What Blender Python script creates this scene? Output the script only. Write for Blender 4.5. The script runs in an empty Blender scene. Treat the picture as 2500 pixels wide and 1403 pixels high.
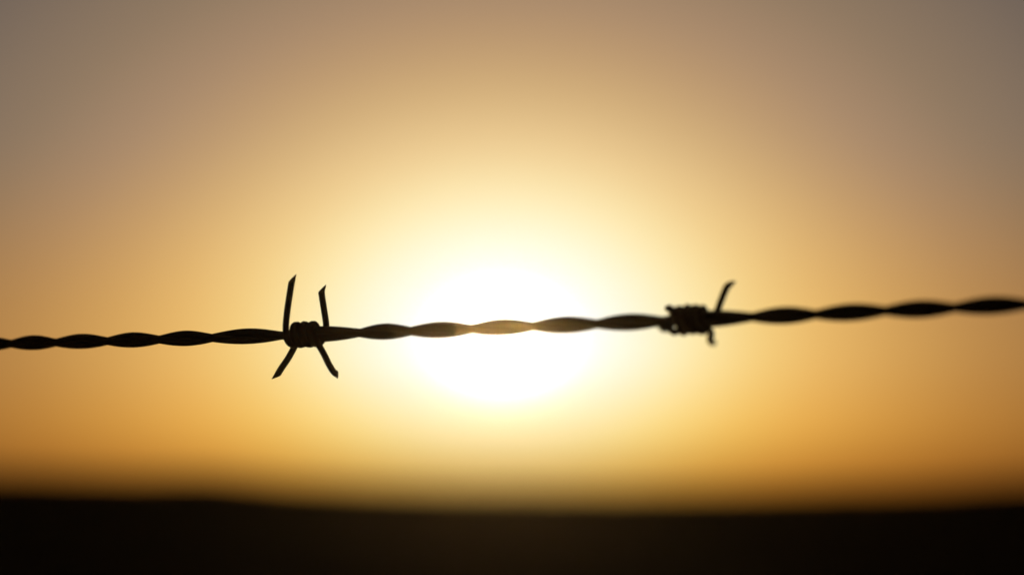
import bpy, math, random
from mathutils import Vector, Matrix, noise

random.seed(4)
sc = bpy.context.scene
sc.view_settings.view_transform = 'Standard'
sc.view_settings.look = 'None'
sc.view_settings.exposure = 0
sc.view_settings.gamma = 1

def lin(c):
    c = c/255.0
    return c/12.92 if c <= 0.04045 else ((c+0.055)/1.055)**2.4

# ------------------------------------------------------------ camera
PITCH = math.radians(5.21)
CAM = Vector((0, 0, 1.10))
cd = bpy.data.cameras.new("camera")
cam = bpy.data.objects.new("camera", cd)
sc.collection.objects.link(cam)
cam.location = CAM
cam.rotation_euler = (math.pi/2 + PITCH, 0, 0)
cd.lens = 85
cd.sensor_width = 36
cd.clip_start = 0.01
cd.clip_end = 20000
cd.dof.use_dof = True
cd.dof.focus_distance = 0.740
cd.dof.aperture_fstop = 4.8
sc.camera = cam

EX = Vector((1, 0, 0))
EU = Vector((0, -math.sin(PITCH), math.cos(PITCH)))
EF = Vector((0, math.cos(PITCH), math.sin(PITCH)))

# ------------------------------------------------------------ sun + sky
SUN_EL = math.radians(3.90)
SUN_AZ = math.radians(-0.24)
S = Vector((math.sin(SUN_AZ)*math.cos(SUN_EL), math.cos(SUN_AZ)*math.cos(SUN_EL), math.sin(SUN_EL)))
sd = bpy.data.lights.new("sun", 'SUN')
sd.energy = 0.42
sd.angle = math.radians(0.6)
sd.color = (1.0, 0.72, 0.38)
sun = bpy.data.objects.new("sun", sd)
sc.collection.objects.link(sun)
sun.rotation_euler = S.to_track_quat('Z', 'Y').to_euler()

w = bpy.data.worlds.new("World")
sc.world = w
w.use_nodes = True
nt = w.node_tree
nt.nodes.clear()
N = nt.nodes.new
L = nt.links.new
out = N('ShaderNodeOutputWorld')
bg = N('ShaderNodeBackground')
L(bg.outputs[0], out.inputs[0])
tc = N('ShaderNodeTexCoord')
sub = N('ShaderNodeVectorMath'); sub.operation = 'SUBTRACT'
sub.inputs[1].default_value = S
L(tc.outputs['Generated'], sub.inputs[0])
scl = N('ShaderNodeVectorMath'); scl.operation = 'MULTIPLY'
scl.inputs[1].default_value = (1, 1, 1.3)
L(sub.outputs[0], scl.inputs[0])
ln = N('ShaderNodeVectorMath'); ln.operation = 'LENGTH'
L(scl.outputs[0], ln.inputs[0])
RMAX = 0.60
dv = N('ShaderNodeMath'); dv.operation = 'DIVIDE'; dv.inputs[1].default_value = RMAX
L(ln.outputs['Value'], dv.inputs[0])

def ramp(stops):
    r = N('ShaderNodeValToRGB')
    cr = r.color_ramp
    cr.interpolation = 'LINEAR'
    els = cr.elements
    while len(els) > 1:
        els.remove(els[-1])
    first = True
    for p, col, k in stops:
        pos = min(1, (p/5903.0)/RMAX)
        c = [lin(v)*k*0.25 for v in col]+[1]
        if first:
            els[0].position = pos; els[0].color = c; first = False
        else:
            e = els.new(pos); e.color = c
    L(dv.outputs[0], r.inputs[0])
    return r
Hr = ramp([(0,(255,255,255),3.4),(110,(255,255,252),1.9),(190,(255,254,247),1.13),(260,(255,253,238),1.01),(325,(255,249,221),1.0),
           (400,(255,243,197),1.0),(485,(254,231,166),1),(618,(246,208,128),1),(765,(234,185,105),1),
           (950,(212,161,88),1),(1135,(190,140,76),1),(1260,(177,129,71),1),(1600,(130,92,54),1),
           (2200,(75,56,40),1),(3500,(34,30,28),1)])
Ur = ramp([(0,(255,255,255),3.4),(190,(255,254,248),1.1),(260,(255,253,240),1.0),(355,(255,248,215),1.0),(462,(253,235,184),1),(610,(238,206,150),1),
           (790,(210,175,124),1),(940,(188,153,113),1),(1095,(167,137,108),1),(1300,(143,121,98),1),
           (1641,(112,99,89),1),(2200,(76,71,67),1),(3500,(32,32,34),1)])
sep = N('ShaderNodeSeparateXYZ')
L(tc.outputs['Generated'], sep.inputs[0])
def smooth(z0, z1, a, b):
    m = N('ShaderNodeMapRange'); m.interpolation_type = 'SMOOTHSTEP'
    m.inputs['From Min'].default_value = z0
    m.inputs['From Max'].default_value = z1
    m.inputs['To Min'].default_value = a
    m.inputs['To Max'].default_value = b
    L(sep.outputs['Z'], m.inputs['Value'])
    return m
def el(y):
    return math.sin(PITCH + math.atan((701.5-y)/5903.0))
mx = N('ShaderNodeMix'); mx.data_type = 'RGBA'
L(smooth(el(900), el(300), 0, 1).outputs[0], mx.inputs['Factor'])
L(Hr.outputs[0], mx.inputs['A'])
L(Ur.outputs[0], mx.inputs['B'])
tint = N('ShaderNodeMix'); tint.data_type = 'RGBA'
L(smooth(el(1090), el(840), 0, 1).outputs[0], tint.inputs['Factor'])
tint.inputs['A'].default_value = (0.98, 0.84, 0.50, 1)
tint.inputs['B'].default_value = (1, 1, 1, 1)
m1 = N('ShaderNodeMix'); m1.data_type = 'RGBA'; m1.blend_type = 'MULTIPLY'; m1.inputs['Factor'].default_value = 1
L(mx.outputs['Result'], m1.inputs['A']); L(tint.outputs['Result'], m1.inputs['B'])
ext = N('ShaderNodeMix'); ext.data_type = 'RGBA'
L(smooth(el(1200), el(1030), 0, 1).outputs[0], ext.inputs['Factor'])
ext.inputs['A'].default_value = (0.60, 0.46, 0.30, 1)
ext.inputs['B'].default_value = (1, 1, 1, 1)
m2 = N('ShaderNodeMix'); m2.data_type = 'RGBA'; m2.blend_type = 'MULTIPLY'; m2.inputs['Factor'].default_value = 1
L(m1.outputs['Result'], m2.inputs['A']); L(ext.outputs['Result'], m2.inputs['B'])
x4 = N('ShaderNodeVectorMath'); x4.operation = 'SCALE'; x4.inputs['Scale'].default_value = 4.0
L(m2.outputs['Result'], x4.inputs[0])
sky = N('ShaderNodeTexSky'); sky.sky_type = 'NISHITA'; sky.sun_disc = False
sky.sun_elevation = SUN_EL; sky.sun_rotation = SUN_AZ
sky.air_density = 1.5; sky.dust_density = 4
sk = N('ShaderNodeVectorMath'); sk.operation = 'SCALE'; sk.inputs['Scale'].default_value = 0.0003
L(sky.outputs[0], sk.inputs[0])
ad = N('ShaderNodeVectorMath'); ad.operation = 'ADD'
L(x4.outputs[0], ad.inputs[0]); L(sk.outputs[0], ad.inputs[1])
L(ad.outputs[0], bg.inputs['Color'])
bg.inputs['Strength'].default_value = 1.0

# ------------------------------------------------------------ materials
def steel(name, base, rust, rough, metal, spec, bump):
    m = bpy.data.materials.new(name); m.use_nodes = True
    t = m.node_tree; b = t.nodes['Principled BSDF']
    n = t.nodes.new('ShaderNodeTexNoise'); n.inputs['Scale'].default_value = 900; n.inputs['Detail'].default_value = 5
    c = t.nodes.new('ShaderNodeTexCoord'); t.links.new(c.outputs['Object'], n.inputs['Vector'])
    r = t.nodes.new('ShaderNodeValToRGB')
    r.color_ramp.elements[0].position = 0.4; r.color_ramp.elements[0].color = (*base, 1)
    r.color_ramp.elements[1].position = 0.65; r.color_ramp.elements[1].color = (*rust, 1)
    t.links.new(n.outputs['Fac'], r.inputs[0]); t.links.new(r.outputs[0], b.inputs['Base Color'])
    b.inputs['Roughness'].default_value = rough
    b.inputs['Metallic'].default_value = metal
    b.inputs['Specular IOR Level'].default_value = spec
    bp = t.nodes.new('ShaderNodeBump'); bp.inputs['Strength'].default_value = bump; bp.inputs['Distance'].default_value = 0.0002
    t.links.new(n.outputs['Fac'], bp.inputs['Height']); t.links.new(bp.outputs[0], b.inputs['Normal'])
    return m
M_WIRE = steel("weathered_steel", (0.040, 0.030, 0.022), (0.045, 0.022, 0.012), 0.85, 0.0, 0.08, 0.25)
M_BARB = steel("rusty_steel", (0.036, 0.026, 0.020), (0.050, 0.022, 0.010), 0.85, 0.0, 0.08, 0.4)

# ------------------------------------------------------------ tube builder
def tube(name, pts, rad, mat, seg=20, cut0=None, cut1=None):
    """cut0/cut1 = (direction, slope): the wire end is clipped obliquely, leaving a chisel point"""
    n = len(pts)
    tans = []
    for i in range(n):
        a = pts[max(i-1, 0)]; b = pts[min(i+1, n-1)]
        tans.append((b-a).normalized())
    up = Vector((0, 0, 1))
    if abs(tans[0].dot(up)) > 0.9: up = Vector((1, 0, 0))
    nrm = (up - tans[0]*up.dot(tans[0])).normalized()
    V = []; F = []
    REACH = 0.0030
    for i in range(n):
        t = tans[i]
        nrm = (nrm - t*nrm.dot(t)).normalized()
        bi = t.cross(nrm)
        r = rad(i) if callable(rad) else rad
        f0 = max(0.0, 1-(pts[i]-pts[0]).length/REACH) if i < n//2 else 0
        f1 = max(0.0, 1-(pts[i]-pts[-1]).length/REACH) if i > n//2 else 0
        for k in range(seg):
            a = 2*math.pi*k/seg
            o = nrm*math.cos(a)*r + bi*math.sin(a)*r
            p = pts[i]+o
            if f0 and cut0: p = p - t*(f0*cut0[1]*o.dot(cut0[0]))
            if f1 and cut1: p = p + t*(f1*cut1[1]*o.dot(cut1[0]))
            V.append(p)
    for i in range(n-1):
        for k in range(seg):
            k2 = (k+1) % seg
            F.append((i*seg+k, i*seg+k2, (i+1)*seg+k2, (i+1)*seg+k))
    F.append(tuple(reversed(range(seg))))
    F.append(tuple((n-1)*seg+k for k in range(seg)))
    me = bpy.data.meshes.new(name)
    me.from_pydata(V, [], F); me.update()
    for p in me.polygons[:-2]: p.use_smooth = True
    me.materials.append(mat)
    ob = bpy.data.objects.new(name, me)
    sc.collection.objects.link(ob)
    return ob

def catmull(P, sub=10):
    P = [P[0]*2-P[1]] + P + [P[-1]*2-P[-2]]
    o = []
    for i in range(1, len(P)-2):
        a, b, c, d = P[i-1:i+3]
        for j in range(sub):
            t = j/sub
            o.append(0.5*((2*b)+(c-a)*t+(2*a-5*b+4*c-d)*t*t+(3*b-a-3*c+d)*t**3))
    o.append(P[-2])
    return o

# ------------------------------------------------------------ the twisted wire
PA = CAM + EX*-0.1652 + EU*-0.01804 + EF*0.780
PB = CAM + EX*0.1323 + EU*-0.00429 + EF*0.625
LEN = (PB-PA).length
T = (PB-PA).normalized()
W = (-EF - T*(-EF).dot(T)).normalized()
U = W.cross(T)
if U.dot(EU) < 0: U = -U
def axis(t):
    f = t/LEN
    return PA + T*t + EU*(-0.0009*4*f*(1-f))
nodes = [0.0047,0.0227,0.0430,0.0630,0.0827,0.1082,0.1356,0.1530,0.1735,0.1933,0.2136,0.2338,0.2606,0.2789,0.2985,0.3175,0.337]
while nodes[0] > -2.2: nodes.insert(0, nodes[0]-0.0195-random.uniform(-0.001, 0.001))
while nodes[-1] < 2.0: nodes.append(nodes[-1]+0.0195+random.uniform(-0.001, 0.001))
PH = []
for i in range(len(nodes)-1):
    a, b = nodes[i], nodes[i+1]
    for j in range(14):
        q = j/14
        PH.append((a+(b-a)*q, math.pi*(i+q)+math.pi/2))
R = 0.00124
RO = 0.00116      # strands pressed tightly together
fence = bpy.data.objects.new("barbed_wire", None)
sc.collection.objects.link(fence)
fence.location = axis(LEN/2)
parts = []
for s in (0, 1):
    pts = []
    for t, ph in PH:
        a = ph + s*math.pi
        j = 0.00010*noise.noise(Vector((t*45, 7.0, 0))) + 0.00004*noise.noise(Vector((t*90, s*5.0, 3)))
        pts.append(axis(t) + U*(RO*math.cos(a)+j) + W*(RO*math.sin(a)))
    parts.append(tube("strand_%d" % (s+1), pts, R, M_WIRE))

# ------------------------------------------------------------ barbs
BR = 0.00098
def coil(c, s0, s1, a0, a1, rc, irr=0.00016):
    o = []
    n = max(8, int(abs(a1-a0)/(math.pi/14)))
    for i in range(n+1):
        q = i/n
        a = a0+(a1-a0)*q
        rr = rc + irr*noise.noise(Vector((a*0.9, s0*900, 3.1)))
        ds = irr*1.2*noise.noise(Vector((a*0.5, s0*700, 8.1)))
        o.append(axis(c + s0+(s1-s0)*q + ds) + W*(rr*0.98*math.cos(a)) - U*(rr*math.sin(a)))
    return o
def cp(base, x, y, d=0.0):
    return base + EX*(x*0.001) + EU*(y*0.001) - EF*(d*0.001)

c1 = 0.1162
B1 = axis(c1)
rc = 0.00300
pi = math.pi
cA = coil(c1, -0.0047, 0.0042, 0.25, 6*pi+0.2, rc)
pa = [cp(B1,-3.5,16.9,2.6), cp(B1,-4.1,13.2,3.0), cp(B1,-5.0,7.0,3.2), cp(B1,-5.4,2.4,3.4)]
pa_end = [cp(B1,5.6,-5.2,2.6), cp(B1,7.3,-8.7,2.2), cp(B1,8.7,-11.0,2.2), cp(B1,10.0,-12.0,2.4)]
P = catmull(pa + cA[0::3] + pa_end, 8)
parts.append(tube("barb_wire_1", P, BR, M_BARB, cut0=(EX, 1.45), cut1=((EX*0.3+EU*-1).normalized()*-1, -1.1)))
cB = coil(c1, -0.0038, 0.0050, pi-0.15, 7*pi+0.1, rc)
pb = [cp(B1,-8.8,-12.9,-2.0), cp(B1,-7.4,-10.4,-2.4), cp(B1,-4.8,-6.4,-3.0)]
pb_end = [cp(B1,6.2,2.6,-2.6), cp(B1,5.6,7.5,-2.0), cp(B1,5.0,12.0,-1.2), cp(B1,5.2,13.9,-0.8)]
P = catmull(pb + cB[0::3] + pb_end, 8)
parts.append(tube("barb_wire_2", P, BR, M_BARB, cut0=(EX*-1, 1.4), cut1=(EX, 1.3)))

c2 = 0.2420
B2 = axis(c2)
cA = coil(c2, -0.0048, 0.0040, 0.2, 6*pi+pi-0.1, rc*1.06, 0.0007)
pa = [cp(B2,-8.4,-1.9,9.5), cp(B2,-7.4,-2.5,6.5), cp(B2,-5.6,-1.8,4.6)]
pa_end = [cp(B2,6.2,-1.2,-3.4), cp(B2,7.4,1.4,-2.4), cp(B2,8.6,5.0,-1.2), cp(B2,10.0,8.6,0.0), cp(B2,11.1,10.1,0.8)]
P = catmull(pa + cA[0::3] + pa_end, 8)
parts.append(tube("barb_wire_3", P, BR, M_BARB, cut0=(EX*-1, 1.5), cut1=(EX, 1.4)))
cB = coil(c2, -0.0038, 0.0050, pi, 8*pi+0.35, rc*1.06, 0.0007)
pb = [cp(B2,-5.2,3.0,-12.0), cp(B2,-5.0,3.0,-7.0), cp(B2,-4.4,1.5,-3.8)]
pb_end = [cp(B2,5.4,-3.4,4.0), cp(B2,5.0,-4.8,7.0), cp(B2,4.7,-5.6,12.0), cp(B2,4.6,-5.9,19.0)]
P = catmull(pb + cB[0::3] + pb_end, 8)
parts.append(tube("barb_wire_4", P, BR, M_BARB, cut0=(EX*-1, 1.5), cut1=(EX, 1.6)))
k = 5
for c in [c1-0.022-0.126*i for i in range(1, 17)] + [c2+0.016+0.126*i for i in range(1, 14)]:
    B = axis(c); q = random.uniform(0, 6.28)
    for sh in (0, pi):
        a0 = q+sh; a1 = q+sh+6*pi
        co = coil(c, -0.0047, 0.0047, a0, a1, rc)
        t0 = -(W*-math.sin(a0) - U*math.cos(a0))
        t1 = (W*-math.sin(a1) - U*math.cos(a1))
        s0 = [co[0]+t0*0.015-T*0.003, co[0]+t0*0.007-T*0.0015]
        s1 = [co[-1]+t1*0.007+T*0.0015, co[-1]+t1*0.015+T*0.003]
        parts.append(tube("barb_wire_%d" % k, catmull(s0+co[0::3]+s1, 4), BR, M_BARB, seg=10, cut0=(T, -1.4), cut1=(T, 1.4)))
        k += 1
bpy.context.view_layer.update()
for p in parts:
    p.parent = fence
    p.matrix_parent_inverse = fence.matrix_world.inverted()

# ------------------------------------------------------------ ground
def ground_mat(name, c0, c1_, scale):
    m = bpy.data.materials.new(name); m.use_nodes = True
    t = m.node_tree; t.nodes.clear()
    o = t.nodes.new('ShaderNodeOutputMaterial')
    b = t.nodes.new('ShaderNodeBsdfDiffuse'); t.links.new(b.outputs[0], o.inputs[0])
    c = t.nodes.new('ShaderNodeTexCoord')
    n = t.nodes.new('ShaderNodeTexNoise'); n.inputs['Scale'].default_value = scale; n.inputs['Detail'].default_value = 8
    t.links.new(c.outputs['Object'], n.inputs['Vector'])
    r = t.nodes.new('ShaderNodeValToRGB')
    r.color_ramp.elements[0].position = 0.35; r.color_ramp.elements[0].color = (*c0, 1)
    r.color_ramp.elements[1].position = 0.7; r.color_ramp.elements[1].color = (*c1_, 1)
    t.links.new(n.outputs['Fac'], r.inputs[0]); t.links.new(r.outputs[0], b.inputs['Color'])
    return m
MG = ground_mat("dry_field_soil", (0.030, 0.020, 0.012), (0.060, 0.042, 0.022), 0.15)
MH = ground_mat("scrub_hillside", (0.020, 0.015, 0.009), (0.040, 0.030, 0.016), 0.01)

def polar(name, radii, hfun, mat, seg=360):
    V = []; F = []
    for r in radii:
        for k in range(seg):
            a = 2*math.pi*k/seg
            x = r*math.sin(a); y = r*math.cos(a)
            V.append((x, y, hfun(x, y, r, a)))
    for i in range(len(radii)-1):
        for k in range(seg):
            k2 = (k+1) % seg
            F.append((i*seg+k, (i+1)*seg+k, (i+1)*seg+k2, i*seg+k2))
    me = bpy.data.meshes.new(name); me.from_pydata(V, [], F); me.update()
    for p in me.polygons: p.use_smooth = True
    me.materials.append(mat)
    ob = bpy.data.objects.new(name, me); sc.collection.objects.link(ob)
    return ob
rad = [0.05]
while rad[-1] < 9000: rad.append(rad[-1]*1.12+0.03)
def gh(x, y, r, a):
    return 0.05*noise.noise(Vector((x*0.35, y*0.35, 0))) + min(r, 200)/200*0.25*noise.noise(Vector((x*0.02, y*0.02, 4)))
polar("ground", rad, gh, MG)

prof = [(-40,0.55),(-20,0.85),(-12,0.86),(-9,0.79),(-7.2,0.82),(-6.2,0.74),(-5,0.62),(-3,0.52),(-1,0.48),(2,0.46),(6,0.47),(9,0.52),(12,0.64),(20,0.78),(40,0.55)]
def hp(deg):
    if deg <= -40 or deg >= 40: return 0.55
    for (a, u), (b, v) in zip(prof, prof[1:]):
        if a <= deg <= b:
            q = (deg-a)/(b-a); q = q*q*(3-2*q)
            return u+(v-u)*q
def hh(x, y, r, a):
    d = math.degrees(a); d = d-360 if d > 180 else d
    top = math.radians(hp(d))*1900 + 1.1
    q = (r-1500)/400
    s = max(0, 1-abs(q-1)) ; s = s*s*(3-2*s)
    return -0.6 + top*s*(1+0.05*noise.noise(Vector((x*0.006, y*0.006, 1)))) + s*0.8*noise.noise(Vector((x*0.03, y*0.03, 2)))
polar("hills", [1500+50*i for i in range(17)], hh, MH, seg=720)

# ------------------------------------------------------------ added scattering box, stands in for lens bloom over wire and ground
bpy.ops.mesh.primitive_cube_add(size=1, location=(0, -2.05, 2.2))
hz = bpy.context.object; hz.name = "bloom_box"; hz.scale = (16, 5.9, 3.8)
mv = bpy.data.materials.new("bloom_scatter"); mv.use_nodes = True
t = mv.node_tree; t.nodes.clear()
o = t.nodes.new('ShaderNodeOutputMaterial'); v = t.nodes.new('ShaderNodeVolumeScatter')
v.inputs['Color'].default_value = (1, 0.78, 0.5, 1)
v.inputs['Density'].default_value = 0.009
v.inputs['Anisotropy'].default_value = 0.987
t.links.new(v.outputs[0], o.inputs['Volume'])
hz.data.materials.append(mv)
